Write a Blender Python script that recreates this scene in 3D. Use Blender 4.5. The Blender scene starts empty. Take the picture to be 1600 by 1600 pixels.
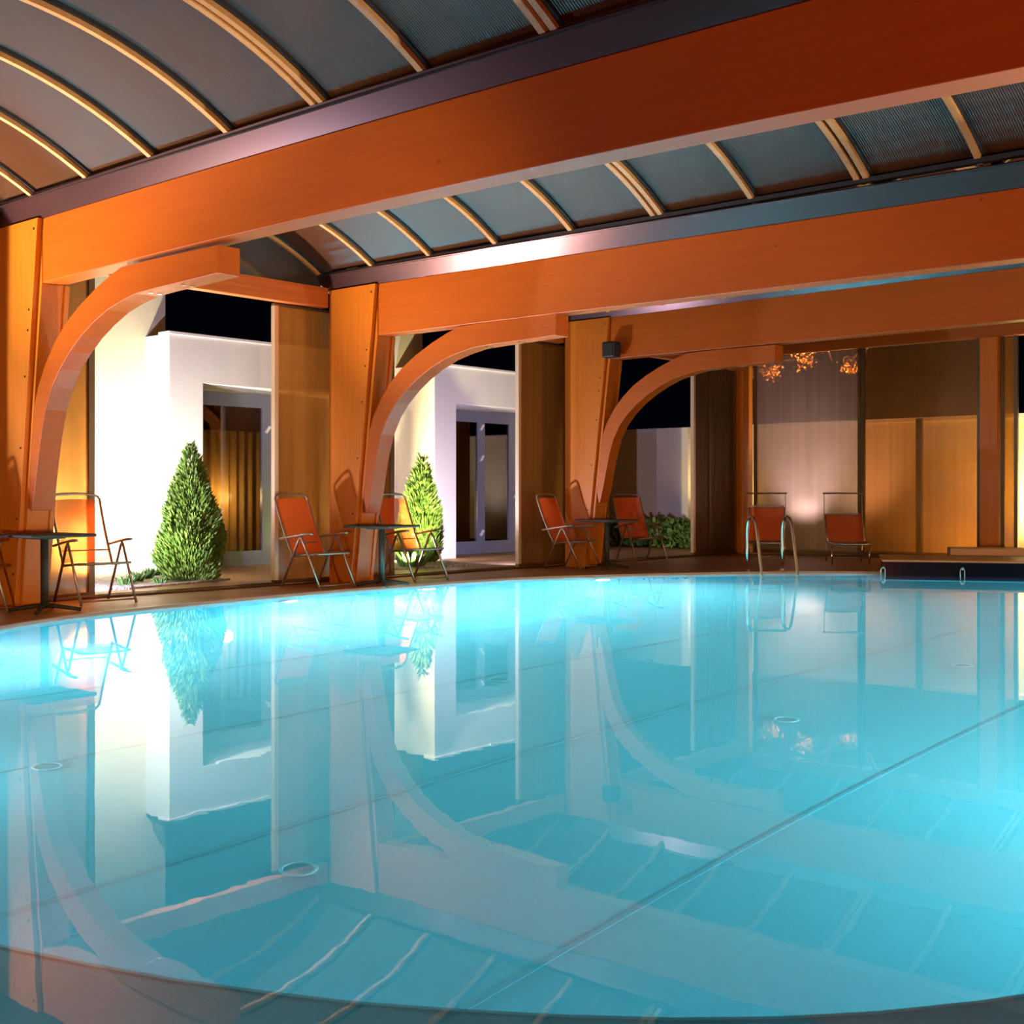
import bpy, bmesh, math, random
from mathutils import Vector, Matrix
PI = math.pi
R = math.radians
random.seed(7)
SC = bpy.context.scene
COL = SC.collection

# ---------------------------------------------------------------- camera, sky, exposure
CAM = Vector((11.31, 0.0, 1.14)); YAW = 40.79; FPX = 1932.1
cd = bpy.data.cameras.new('camera'); cam = bpy.data.objects.new('camera', cd); COL.objects.link(cam)
cam.location = CAM; cam.rotation_euler = (R(90), 0, R(YAW))
cd.sensor_width = 36; cd.lens = FPX / 1600 * 36; cd.shift_y = -27 / 1600; cd.clip_end = 200
SC.camera = cam
w = bpy.data.worlds.new('night_sky'); SC.world = w; w.use_nodes = True
w.node_tree.nodes['Background'].inputs[0].default_value = (0.010, 0.014, 0.03, 1)
w.node_tree.nodes['Background'].inputs[1].default_value = 0.05
vs = SC.view_settings
vs.view_transform = 'Standard'; vs.look = 'None'; vs.gamma = 1; vs.use_curve_mapping = False
vs.exposure = 0.35
cy = SC.cycles
cy.use_denoising = True
cy.max_bounces = 9; cy.transparent_max_bounces = 16; cy.glossy_bounces = 5; cy.transmission_bounces = 6; cy.diffuse_bounces = 4
cy.caustics_reflective = False; cy.caustics_refractive = False
cy.volume_bounces = 1; cy.sample_clamp_indirect = 6; cy.sample_clamp_direct = 0


def light(name, kind, loc, power, color, target=None, size=.1, spot=None, blend=.4, size_y=None):
    d = bpy.data.lights.new(name, kind); d.energy = power; d.color = color
    if kind == 'AREA':
        d.size = size
        if size_y: d.shape = 'RECTANGLE'; d.size_y = size_y
        else: d.shape = 'DISK'
    else:
        d.shadow_soft_size = size
    if kind == 'SPOT': d.spot_size = R(spot or 100); d.spot_blend = blend
    o = bpy.data.objects.new(name, d); COL.objects.link(o); o.location = loc
    if target is not None:
        o.rotation_euler = (Vector(target) - Vector(loc)).to_track_quat('-Z', 'Y').to_euler()
    return o


WARM = (1.0, .60, .28); AMBER = (1.0, .66, .22); COOL = (.80, .76, 1.0)
BEAM_Y = [6.12, 10.56, 15.44]
BEAM_TOP = [(3.828, 3.845, 3.80), (3.765, 3.725, 3.68), (3.875, 3.90, 3.93)]
BEAM_BOT = [(3.20, 3.255, 3.20), (3.125, 3.118, 3.10), (3.235, 3.262, 3.30)]
TH = .23
# warm hall lamps on the unseen camera side, then fill spots added from below
light('hall_lamp', 'SPOT', (12.4, -1.2, 1.6), 560, (1.0, .20, .05), (3.5, 10, 2.8), .12, 110, .6)
light('hall_lamp', 'SPOT', (6.0, 1.0, .35), 640, (1.0, .66, .30), (.0, 12.0, 2.2), .06, 80, .6)
light('hall_lamp', 'SPOT', (12.6, 9.0, 2.6), 400, (1.0, .48, .14), (0, 18.0, 1.8), .15, 110, .6)
light('hall_fill', 'SPOT', (.55, 4.2, .25), 170, (1.0, .66, .36), (1.6, 6.2, 3.9), .04, 62, .5)
light('hall_fill', 'SPOT', (14.3, 8.0, .25), 230, (1.0, .58, .26), (7.0, 9.5, 4.0), .06, 110, .7)
light('hall_fill', 'SPOT', (13.8, 15.0, .35), 620, (1.0, .62, .32), (2.0, 18.5, 1.4), .06, 110, .7)
# cool garden uplights tucked behind the columns
for i, (x, y, tx, ty, tz, p) in enumerate([(-1.9, 3.1, 3.2, 6.3, 4.2, 900), (-1.95, 7.05, 1.8, 11.0, 4.0, 330), (-1.95, 12.0, .8, 16.0, 4.0, 400)]):
    light('garden_uplight', 'SPOT', (x, y, .18), p, COOL, (tx, ty, tz), .06, 70, .5)
# cool floods washing the garden building
light('garden_flood', 'SPOT', (-1.75, 7.2, .2), 520, (.78, .69, 1.0), (-4.2, 12.6, 2.2), .05, 85, .7)
light('garden_flood', 'SPOT', (-1.5, 14.95, .2), 330, (.78, .69, 1.0), (-4.2, 17.6, 2.0), .05, 110, .7)
# warm bright floods close to the wall and the conifers
light('wall_flood', 'SPOT', (-3.45, 8.72, .25), 1000, (1.0, .93, .70), (-4.6, 9.3, 2.2), .10, 150, .6)
light('wall_flood', 'SPOT', (-2.2, 8.2, .3), 170, (1.0, .95, .70), (-2.6, 9.6, .9), .06, 60, .6)
light('wall_flood', 'SPOT', (-3.85, 13.75, .2), 900, (1.0, .76, .34), (-4.3, 15.6, 1.5), .08, 140, .6)
light('wall_flood', 'SPOT', (-2.2, 13.2, .15), 800, (1.0, .86, .50), (-3.25, 14.5, .9), .05, 60, .6)  # second spot, added to brighten the middle conifer
# unseen fill spots added for the vaults and the undersides of beams and braces
light('vault_fill', 'SPOT', (-1.9, 3.3, .2), 2900, (1.0, .70, .52), (.6, 4.8, 4.5), .06, 60, .8)
light('vault_fill', 'SPOT', (-1.9, 7.3, .2), 1700, (1.0, .72, .60), (1.2, 9.3, 4.5), .06, 60, .8)
light('beam_fill', 'SPOT', (-1.9, 7.35, .2), 1500, (1.0, .82, .72), (5.0, 6.30, 3.2), .05, 40, .7)
light('beam_fill', 'SPOT', (-1.9, 12.35, .2), 1100, (1.0, .82, .72), (5.0, 10.8, 3.2), .05, 46, .7)
light('beam_fill', 'SPOT', (14.2, 7.3, .2), 1500, (1.0, .74, .50), (6.0, 6.35, 3.2), .05, 46, .7)
light('beam_fill', 'SPOT', (14.2, 12.0, .2), 1100, (1.0, .74, .50), (6.0, 10.8, 3.2), .05, 46, .7)
# garden behind the back wall
light('garden_wall_flood', 'SPOT', (4.6, 23.0, .2), 900, (1.0, .85, .38), (4.6, 24.0, 1.6), .1, 140, .6)
light('garden_wall_flood', 'SPOT', (2.6, 22.9, .2), 80, AMBER, (2.4, 24.0, .9), .1, 150, .6)
light('garden_wall_flood', 'SPOT', (-3.0, 23.5, .75), 60, AMBER, (-3.0, 24.0, 1.9), .1, 150, .6)
light('garden_panel_uplight', 'SPOT', (.5, 22.3, .12), 330, (1.0, .80, .80), (.0, 24.0, 2.0), .25, 70, 1)
light('garden_panel_uplight', 'SPOT', (.3, 22.35, .10), 1000, (1.0, .84, .90), (.22, 21.3, 1.7), .10, 64, 1)
light('tree_flood', 'SPOT', (-.4, 22.0, .25), 11000, (1.0, .50, .16), (-.1, 22.95, 4.0), .05, 46, .4)
# room lamp inside the annex
light('annex_lamp', 'POINT', (-5.35, 12.2, 1.1), 30, AMBER, None, .1)
light('annex_lamp', 'POINT', (-5.35, 17.5, .9), 34, AMBER, None, .1)


# ---------------------------------------------------------------- materials
def mat(name, base=(.5, .5, .5), rough=.5, metal=0, spec=.5, **kw):
    m = bpy.data.materials.new(name); m.use_nodes = True
    b = m.node_tree.nodes['Principled BSDF']
    b.inputs['Base Color'].default_value = (*base, 1); b.inputs['Roughness'].default_value = rough
    b.inputs['Metallic'].default_value = metal; b.inputs['Specular IOR Level'].default_value = spec
    for k, v in kw.items(): b.inputs[k].default_value = v
    return m


def nd(m, t, **kw):
    n = m.node_tree.nodes.new(t)
    for k, v in kw.items():
        if k in n.inputs: n.inputs[k].default_value = v
        else: setattr(n, k, v)
    return n


def lk(m, a, b): m.node_tree.links.new(a, b)


def ramp(m, fac, stops):
    r = nd(m, 'ShaderNodeValToRGB')
    e = r.color_ramp.elements
    while len(e) < len(stops): e.new(.5)
    for q, (p, c) in zip(e, stops): q.position = p; q.color = (*c, 1)
    lk(m, fac, r.inputs[0]); return r


def coords(m, scale=(1, 1, 1), src='Object'):
    tc = nd(m, 'ShaderNodeTexCoord'); mp = nd(m, 'ShaderNodeMapping'); mp.inputs['Scale'].default_value = scale
    lk(m, tc.outputs[src], mp.inputs[0]); return mp.outputs[0]


def bump(m, h, strength, dist=.01):
    b = nd(m, 'ShaderNodeBump'); b.inputs['Strength'].default_value = strength; b.inputs['Distance'].default_value = dist
    lk(m, h, b.inputs['Height']); lk(m, b.outputs[0], m.node_tree.nodes['Principled BSDF'].inputs['Normal']); return b


def wood(name, dark, lite, scale, rough=.42):
    m = mat(name, lite, rough)
    bs = m.node_tree.nodes['Principled BSDF']
    c = coords(m, scale)
    n = nd(m, 'ShaderNodeTexNoise', Scale=3.0, Detail=6.0, Roughness=.62, Distortion=.25); lk(m, c, n.inputs['Vector'])
    r = ramp(m, n.outputs[0], [(.30, dark), (.72, lite)])
    # knots
    c2 = coords(m, (1.1, 1.1, 1.1)); v = nd(m, 'ShaderNodeTexVoronoi', Scale=1.9); lk(m, c2, v.inputs['Vector'])
    k = ramp(m, v.outputs['Distance'], [(.0, (.25, .16, .14)), (.045, (1, 1, 1))])
    mx = nd(m, 'ShaderNodeMixRGB', blend_type='MULTIPLY'); mx.inputs[0].default_value = .8
    lk(m, r.outputs[0], mx.inputs[1]); lk(m, k.outputs[0], mx.inputs[2]); lk(m, mx.outputs[0], bs.inputs['Base Color'])
    bump(m, n.outputs[0], .06, .003)
    return m


M = {}
M['glulam'] = wood('glulam_beam', (.46, .105, .004), (.54, .13, .006), (.35, 6, 9))
M['glulam_v'] = wood('glulam_column', (.56, .165, .008), (.66, .21, .012), (9, 6, .3))
M['plate'] = wood('timber_plate', (.50, .14, .035), (.66, .20, .05), (5, .35, 7))
M['bronze'] = mat('bronze_gutter_metal', (.10, .055, .055), .26, .7)
M['rib'] = wood('gold_rib', (.52, .33, .13), (.66, .44, .20), (5, 5, 5), .38)
M['rubber'] = mat('black_gasket', (.012, .012, .014), .5)
M['steel'] = mat('brushed_steel', (.72, .66, .60), .22, 1.0)
M['chrome'] = mat('polished_chrome', (.85, .68, .55), .22, 1.0)
M['tube'] = mat('taupe_painted_tube', (.34, .25, .19), .32, .55)
M['table'] = mat('dark_green_table', (.032, .026, .018), .7)
M['tableleg'] = mat('dark_table_leg', (.025, .02, .014), .7)
M['black'] = mat('black_plastic', (.006, .007, .010), .5)
M['frame'] = mat('grey_blue_window_frame', (.22, .24, .33), .38, .3)
M['whitecap'] = mat('white_sill_metal', (.8, .78, .8), .35)
M['trimlite'] = mat('pale_aluminium_edge', (.72, .58, .42), .35, .5)
M['mull'] = mat('brown_aluminium_mullion', (.17, .10, .045), .35, .6)
M['bluetile'] = mat('navy_tile', (.002, .006, .025), .2, spec=.15)
M['stone'] = mat('pink_stone_slab', (.62, .40, .30), .45)
M['bark'] = mat('bark', (.07, .04, .02), .9)
M['whiteplastic'] = mat('white_pool_fitting', (.75, .85, .85), .4)
M['curtain'] = mat('ochre_curtain', (.55, .36, .12), .8)
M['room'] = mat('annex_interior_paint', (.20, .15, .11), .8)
M['hinge'] = mat('white_hinge', (.9, .9, .92), .4)

# rendered white wall
m = mat('white_render', (.80, .78, .78), .85); c = coords(m, (1, 1, 1)); n = nd(m, 'ShaderNodeTexNoise', Scale=60.0, Detail=5.0); lk(m, c, n.inputs['Vector']); bump(m, n.outputs[0], .25, .01); M['render'] = m
m = mat('cream_render', (.80, .70, .50), .85); c = coords(m, (1, 1, 1)); n = nd(m, 'ShaderNodeTexNoise', Scale=50.0, Detail=5.0); lk(m, c, n.inputs['Vector']); bump(m, n.outputs[0], .25, .01); M['cream'] = m
# deck
m = mat('terracotta_deck', (.42, .24, .12), .5)
c = coords(m, (1, 1, 1)); n = nd(m, 'ShaderNodeTexNoise', Scale=2.2, Detail=8.0, Roughness=.6); lk(m, c, n.inputs['Vector'])
r = ramp(m, n.outputs[0], [(.3, (.34, .18, .085)), (.7, (.50, .30, .16))])
bk = nd(m, 'ShaderNodeTexBrick', Scale=1.0); bk.offset = 0
bk.inputs['Brick Width'].default_value = .6; bk.inputs['Row Height'].default_value = .6; bk.inputs['Mortar Size'].default_value = .006
bk.inputs['Color1'].default_value = bk.inputs['Color2'].default_value = (1, 1, 1, 1); bk.inputs['Mortar'].default_value = (.5, .45, .4, 1)
lk(m, c, bk.inputs['Vector']); mx = nd(m, 'ShaderNodeMixRGB', blend_type='MULTIPLY'); mx.inputs[0].default_value = 1
lk(m, r.outputs[0], mx.inputs[1]); lk(m, bk.outputs[0], mx.inputs[2]); lk(m, mx.outputs[0], m.node_tree.nodes['Principled BSDF'].inputs['Base Color'])
bump(m, n.outputs[0], .1, .01); M['deck'] = m
# gravel
m = mat('pale_gravel', (.6, .58, .55), .9); c = coords(m, (1, 1, 1)); v = nd(m, 'ShaderNodeTexVoronoi', Scale=28.0); lk(m, c, v.inputs['Vector'])
r = ramp(m, v.outputs['Color'], [(.2, (.35, .32, .28)), (.8, (.8, .78, .74))]); lk(m, r.outputs[0], m.node_tree.nodes['Principled BSDF'].inputs['Base Color']); bump(m, v.outputs[0], .8, .03); M['gravel'] = m
m = mat('dark_garden_ground', (.05, .045, .03), .9); M['soil'] = m


def tile(name, base, grout, size, rough=.3):
    m = mat(name, base, rough); c = coords(m, (1, 1, 1))
    bk = nd(m, 'ShaderNodeTexBrick', Scale=1.0); bk.offset = 0
    bk.inputs['Brick Width'].default_value = size; bk.inputs['Row Height'].default_value = size; bk.inputs['Mortar Size'].default_value = size * .06
    bk.inputs['Color1'].default_value = (*base, 1); bk.inputs['Color2'].default_value = (*[min(1, q * 1.06) for q in base], 1); bk.inputs['Mortar'].default_value = (*grout, 1)
    lk(m, c, bk.inputs['Vector']); lk(m, bk.outputs[0], m.node_tree.nodes['Principled BSDF'].inputs['Base Color'])
    return m


M['pool'] = tile('turquoise_pool_tile', (.06, .56, .72), (.07, .60, .76), .03)
M['seam'] = mat('pool_seam', (.045, .44, .58), .4)
M['ledge'] = tile('dark_overflow_tile', (.12, .50, .58), (.11, .46, .54), .03)
M['rimtile'] = mat('aqua_rim_tile', (.25, .75, .80), .3)
M['coping'] = mat('pale_coping', (.60, .46, .38), .4)

# water surface: real refraction, very slight ripples
m = bpy.data.materials.new('pool_water'); m.use_nodes = True; nt = m.node_tree; nt.nodes.clear()
out = nd(m, 'ShaderNodeOutputMaterial'); g = nd(m, 'ShaderNodeBsdfGlass', IOR=1.333, Roughness=0.0); g.inputs['Color'].default_value = (1, 1, 1, 1)
c = coords(m, (1, 1, 1)); n = nd(m, 'ShaderNodeTexNoise', Scale=5.0, Detail=2.0); lk(m, c, n.inputs['Vector'])
b = nd(m, 'ShaderNodeBump'); b.inputs['Strength'].default_value = .012; b.inputs['Distance'].default_value = .02
lk(m, n.outputs[0], b.inputs['Height']); lk(m, b.outputs[0], g.inputs['Normal']); lk(m, g.outputs[0], out.inputs[0]); M['water'] = m
vsn = nd(m, 'ShaderNodeVolumeScatter', Density=.085, Anisotropy=.2); vsn.inputs['Color'].default_value = (.80, 1, .99, 1)
va = nd(m, 'ShaderNodeVolumeAbsorption', Density=.10); va.inputs['Color'].default_value = (.10, .94, .985, 1)
vadd = nd(m, 'ShaderNodeAddShader'); lk(m, vsn.outputs[0], vadd.inputs[0]); lk(m, va.outputs[0], vadd.inputs[1]); lk(m, vadd.outputs[0], out.inputs['Volume'])


def pane(name, tint, gloss, trans, translucent=(0, 0, 0), tw=0., rough=.02, streak=None, dscale=None, gcol=(1, 1, 1)):
    """glass or polycarbonate: clear transmission + fresnel gloss + milky scattering"""
    m = bpy.data.materials.new(name); m.use_nodes = True; m.node_tree.nodes.clear()
    out = nd(m, 'ShaderNodeOutputMaterial')
    tr = nd(m, 'ShaderNodeBsdfTransparent'); tr.inputs[0].default_value = (*[q * trans for q in tint], 1)
    gl = nd(m, 'ShaderNodeBsdfGlossy', Roughness=rough); gl.inputs['Color'].default_value = (*gcol, 1)
    last = tr.outputs[0]
    if tw:
        tl = nd(m, 'ShaderNodeBsdfTranslucent'); tl.inputs[0].default_value = (*translucent, 1)
        df = nd(m, 'ShaderNodeBsdfDiffuse'); df.inputs[0].default_value = (*[q * .55 for q in translucent], 1)
        ms = nd(m, 'ShaderNodeMixShader'); ms.inputs[0].default_value = .45; lk(m, tl.outputs[0], ms.inputs[1]); lk(m, df.outputs[0], ms.inputs[2])
        mx = nd(m, 'ShaderNodeMixShader'); mx.inputs[0].default_value = tw
        lk(m, last, mx.inputs[1]); lk(m, ms.outputs[0], mx.inputs[2]); last = mx.outputs[0]
        if streak:
            c = coords(m, streak); n = nd(m, 'ShaderNodeTexNoise', Scale=1.0, Detail=3.0); lk(m, c, n.inputs['Vector'])
            mr = nd(m, 'ShaderNodeMapRange'); mr.inputs['To Min'].default_value = tw * .5; mr.inputs['To Max'].default_value = tw * 1.5
            lk(m, n.outputs[0], mr.inputs['Value']); lk(m, mr.outputs[0], mx.inputs[0])
    fr = nd(m, 'ShaderNodeFresnel', IOR=1.5)
    ad = nd(m, 'ShaderNodeMath', operation='MULTIPLY_ADD'); ad.inputs[1].default_value = 1.0; ad.inputs[2].default_value = gloss
    lk(m, fr.outputs[0], ad.inputs[0])
    mx = nd(m, 'ShaderNodeMixShader'); lk(m, ad.outputs[0], mx.inputs[0]); lk(m, last, mx.inputs[1]); lk(m, gl.outputs[0], mx.inputs[2])
    lk(m, mx.outputs[0], out.inputs[0])
    if dscale:
        c = coords(m, dscale); wv = nd(m, 'ShaderNodeTexWave', Scale=1.0); wv.bands_direction = 'X' if dscale[0] else 'Y'
        lk(m, c, wv.inputs['Vector']); b = nd(m, 'ShaderNodeBump'); b.inputs['Strength'].default_value = .8; b.inputs['Distance'].default_value = .006
        lk(m, wv.outputs[0], b.inputs['Height']); lk(m, b.outputs[0], gl.inputs['Normal'])
    return m


M['glass'] = pane('window_glass', (.62, .58, .55), .06, .9)
M['poly_wall'] = pane('amber_polycarbonate', (.95, .66, .34), .03, .72, (.95, .55, .22), .40, .10, streak=(6, 6, .02))
M['poly_clear'] = pane('smoky_polycarbonate', (.95, .66, .38), .02, .80, (.80, .46, .22), .20, .30, streak=(9, 9, .02), gcol=(.6, .55, .5))
M['roof'] = pane('fluted_roof_polycarbonate', (.5, .5, .55), .08, .2, (.42, .20, .09), .75, .10, dscale=(15, 0, 0), gcol=(.85, .74, .72))
M['poly_backlit'] = pane('backlit_smoky_polycarbonate', (.92, .78, .66), .02, .78, (.86, .72, .66), .26, .30, streak=(9, 9, .02), gcol=(.6, .55, .5))  # smoky sheet with its tint paled to carry the pinkish white backlight
M['gable'] = pane('smoked_gable_glass', (.3, .3, .3), .05, .5, (.25, .2, .15), .5, .1)


def fabric():
    m = bpy.data.materials.new('orange_mesh_fabric'); m.use_nodes = True; m.node_tree.nodes.clear()
    out = nd(m, 'ShaderNodeOutputMaterial')
    df = nd(m, 'ShaderNodeBsdfPrincipled', Roughness=.6); df.inputs['Base Color'].default_value = (.95, .13, .015, 1)
    tl = nd(m, 'ShaderNodeBsdfTranslucent'); tl.inputs[0].default_value = (.95, .18, .03, 1)
    tr = nd(m, 'ShaderNodeBsdfTransparent')
    a = nd(m, 'ShaderNodeMixShader'); a.inputs[0].default_value = .30; lk(m, df.outputs[0], a.inputs[1]); lk(m, tl.outputs[0], a.inputs[2])
    b = nd(m, 'ShaderNodeMixShader'); b.inputs[0].default_value = .22; lk(m, a.outputs[0], b.inputs[1]); lk(m, tr.outputs[0], b.inputs[2])
    lk(m, b.outputs[0], out.inputs[0]); return m


M['fabric'] = fabric()
m = mat('conifer_needles', (.10, .22, .03), .6); c = coords(m, (1, 1, 1)); n = nd(m, 'ShaderNodeTexNoise', Scale=14.0); lk(m, c, n.inputs['Vector'])
r = ramp(m, n.outputs[0], [(.35, (.05, .13, .015)), (.65, (.20, .34, .05))]); lk(m, r.outputs[0], m.node_tree.nodes['Principled BSDF'].inputs['Base Color']); M['conifer'] = m
M['leaf'] = mat('autumn_leaf', (.55, .30, .08), .5)
M['herb'] = mat('low_plant_leaf', (.10, .22, .05), .6)


# ---------------------------------------------------------------- mesh helpers
def link(name, me_or_bm, m=None, parent=None, smooth=False, bevel=0):
    if isinstance(me_or_bm, bmesh.types.BMesh):
        me = bpy.data.meshes.new(name); bmesh.ops.recalc_face_normals(me_or_bm, faces=me_or_bm.faces[:]); me_or_bm.to_mesh(me); me_or_bm.free()
    else: me = me_or_bm
    if m: me.materials.append(m)
    if smooth:
        for p in me.polygons: p.use_smooth = True
    o = bpy.data.objects.new(name, me); COL.objects.link(o)
    if parent: o.parent = parent
    if bevel:
        b = o.modifiers.new('bevel', 'BEVEL'); b.width = bevel; b.segments = 2; b.limit_method = 'ANGLE'
    return o


def tag(o, label, cat, group=None, kind=None):
    if label: o['label'] = label
    if cat: o['category'] = cat
    if group: o['group'] = group
    if kind: o['kind'] = kind
    return o


def struct(o, label=None):
    o['kind'] = 'structure'
    if label: o['label'] = label
    return o


def thing(name, label, cat, loc=(0, 0, 0), rz=0, group=None):
    o = bpy.data.objects.new(name, None); COL.objects.link(o); o.location = loc; o.rotation_euler = (0, 0, rz)
    o.empty_display_size = .1
    return tag(o, label, cat, group)


def box(bm, lo, hi):
    v = [bm.verts.new((x, y, z)) for x in (lo[0], hi[0]) for y in (lo[1], hi[1]) for z in (lo[2], hi[2])]
    for f in ((0, 1, 3, 2), (4, 6, 7, 5), (0, 4, 5, 1), (2, 3, 7, 6), (0, 2, 6, 4), (1, 5, 7, 3)): bm.faces.new([v[i] for i in f])
    return bm


def BX(lo, hi): return box(bmesh.new(), lo, hi)


def prism(pts, y0, y1, axis='y', bm=None):
    """polygon pts in the plane across `axis`, extruded from y0 to y1"""
    bm = bm or bmesh.new()
    def P(a, b, t):
        return {'y': (a, t, b), 'x': (t, a, b), 'z': (a, b, t)}[axis]
    A = [bm.verts.new(P(a, b, y0)) for a, b in pts]; B = [bm.verts.new(P(a, b, y1)) for a, b in pts]
    n = len(pts)
    bm.faces.new(A); bm.faces.new(B[::-1])
    for i in range(n): bm.faces.new((A[i], B[i], B[(i + 1) % n], A[(i + 1) % n]))
    return bm


def strip(outer, inner, y0, y1, axis='y', bm=None):
    """band between two polylines of equal length, extruded"""
    bm = bm or bmesh.new()
    def P(a, b, t): return {'y': (a, t, b), 'x': (t, a, b), 'z': (a, b, t)}[axis]
    V = [[bm.verts.new(P(*o, y0)), bm.verts.new(P(*i, y0)), bm.verts.new(P(*i, y1)), bm.verts.new(P(*o, y1))] for o, i in zip(outer, inner)]
    for a, b in zip(V, V[1:]):
        for k in range(4): bm.faces.new((a[k], a[(k + 1) % 4], b[(k + 1) % 4], b[k]))
    bm.faces.new(V[0]); bm.faces.new(V[-1][::-1])
    return bm


def tube(bm, pts, r, seg=8, closed=False):
    pts = [Vector(p) for p in pts]; n = len(pts); rings = []
    up = None
    for i, p in enumerate(pts):
        if closed: t = (pts[(i + 1) % n] - pts[i - 1])
        else: t = pts[min(i + 1, n - 1)] - pts[max(i - 1, 0)]
        t.normalize()
        if up is None:
            up = Vector((0, 0, 1)) if abs(t.z) < .9 else Vector((1, 0, 0))
        a = t.cross(up)
        if a.length < 1e-4: a = t.orthogonal()
        a.normalize(); b = a.cross(t).normalized(); up = b
        rings.append([bm.verts.new(p + (a * math.cos(2 * PI * k / seg) + b * math.sin(2 * PI * k / seg)) * r) for k in range(seg)])
    m_ = n if closed else n - 1
    for i in range(m_):
        q, s = rings[i], rings[(i + 1) % n]
        for k in range(seg): bm.faces.new((q[k], q[(k + 1) % seg], s[(k + 1) % seg], s[k]))
    if not closed: bm.faces.new(rings[0]); bm.faces.new(rings[-1][::-1])
    return bm


def T(pts, r, seg=8, closed=False): return tube(bmesh.new(), pts, r, seg, closed)


def disc(bm, c, r, z0, z1, seg=24):
    return prism([(c[0] + r * math.cos(2 * PI * k / seg), c[1] + r * math.sin(2 * PI * k / seg)) for k in range(seg)], z0, z1, 'z', bm)


def dup(root, loc, rz, label):
    r = root.copy(); COL.objects.link(r); r.location = loc; r.rotation_euler = (0, 0, rz); r['label'] = label
    for ch in list(root.children):
        c = ch.copy(); COL.objects.link(c); c.parent = r
        for g in list(ch.children):
            d = g.copy(); COL.objects.link(d); d.parent = c
    return r


def smooth_closed(pts, k=6):
    n = len(pts); out = []
    for i in range(n):
        p0, p1, p2, p3 = [Vector(pts[(i + j - 1) % n]) for j in range(4)]
        for s in range(k):
            t = s / k
            out.append(.5 * ((2 * p1) + (-p0 + p2) * t + (2 * p0 - 5 * p1 + 4 * p2 - p3) * t * t + (-p0 + 3 * p1 - 3 * p2 + p3) * t ** 3))
    return [(v.x, v.y) for v in out]


# ---------------------------------------------------------------- pool
RIM = [(.99, 5.19), (.46, 6.5), (.19, 8.5), (.09, 10.6), (.30, 12.9), (1.02, 14.5), (1.85, 15.85), (2.62, 16.75), (3.67, 17.5),
       (5.2, 18.2), (6.9, 18.45), (9.0, 17.9), (11.2, 16.0), (12.7, 13.0), (13.2, 9.5), (12.9, 6.4), (11.8, 4.25), (10.75, 3.26), (10.34, 2.90),
       (9.92, 2.47), (9.49, 2.11), (8.8, 1.76), (8.2, 1.56), (7.0, 1.36), (5.4, 1.45), (3.6, 2.15), (2.1, 3.5)]
rim = smooth_closed(RIM, 6)
WZ = -.03; DEPTH = 1.35


def offset(poly, fn):
    n = len(poly); res = []
    for i, p in enumerate(poly):
        a = Vector(poly[i - 1]); b = Vector(poly[(i + 1) % n]); t = (b - a).normalized()
        nrm = Vector((-t.y, t.x)); c = Vector((6.6, 9.9))
        if (Vector(p) - c).dot(nrm) < 0: nrm = -nrm
        q = Vector(p) + nrm * fn(p); res.append((q.x, q.y))
    return res


def ledge_w(p):
    # the flooded overflow ledge is widest on the near side
    s = max(0, min(1, (5.0 - p[1]) / 2.5)); return .43 * s * s * (3 - 2 * s)


outer = offset(rim, ledge_w)
BZ = -.60  # overflow ledge lowered this far so the underwater lamps light it


# edge of the deep basin: follows the rim, but leaves the sunken overflow ledge along the near side
EDGE = RIM[:15] + [(12.7, 6.7), (11.75, 5.35), (11.1, 4.65), (10.65, 4.13), (10.41, 3.76), (10.17, 3.45), (9.92, 3.18), (9.65, 2.92), (9.41, 2.72), (9.13, 2.52), (8.76, 2.28),
                   (8.33, 2.06), (8.04, 1.94), (7.7, 1.82), (7.11, 1.68), (6.33, 1.60), (5.2, 1.75), (3.7, 2.35), (2.15, 3.6)]
CEN = (6.6, 9.9)


def radial(loop, n=180):
    res = []
    for k in range(n):
        a = 2 * PI * k / n; dx, dy = math.cos(a), math.sin(a); best = None
        for (x0, y0), (x1, y1) in zip(loop, loop[1:] + loop[:1]):
            ex, ey = x1 - x0, y1 - y0; den = dx * ey - dy * ex
            if abs(den) < 1e-9: continue
            t = ((x0 - CEN[0]) * ey - (y0 - CEN[1]) * ex) / den; u = ((x0 - CEN[0]) * dy - (y0 - CEN[1]) * dx) / den
            if t > 0 and -1e-6 <= u <= 1 + 1e-6: best = max(best or 0, t)
        res.append((CEN[0] + dx * best, CEN[1] + dy * best))
    return res


edge = radial(smooth_closed(EDGE, 6)); rim = radial(rim); outer = offset(rim, ledge_w)


def ring_faces(bm, A, B):
    n = len(A)
    for i in range(n): bm.faces.new((A[i], A[(i + 1) % n], B[(i + 1) % n], B[i]))


def fill(bm, loops, z):
    edges = []
    for L in loops:
        vs_ = [bm.verts.new((x, y, z)) for x, y in L]
        edges += [bm.edges.new((vs_[i], vs_[(i + 1) % len(vs_)])) for i in range(len(vs_))]
    bmesh.ops.triangle_fill(bm, edges=edges, use_beauty=True, use_dissolve=False)


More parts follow.
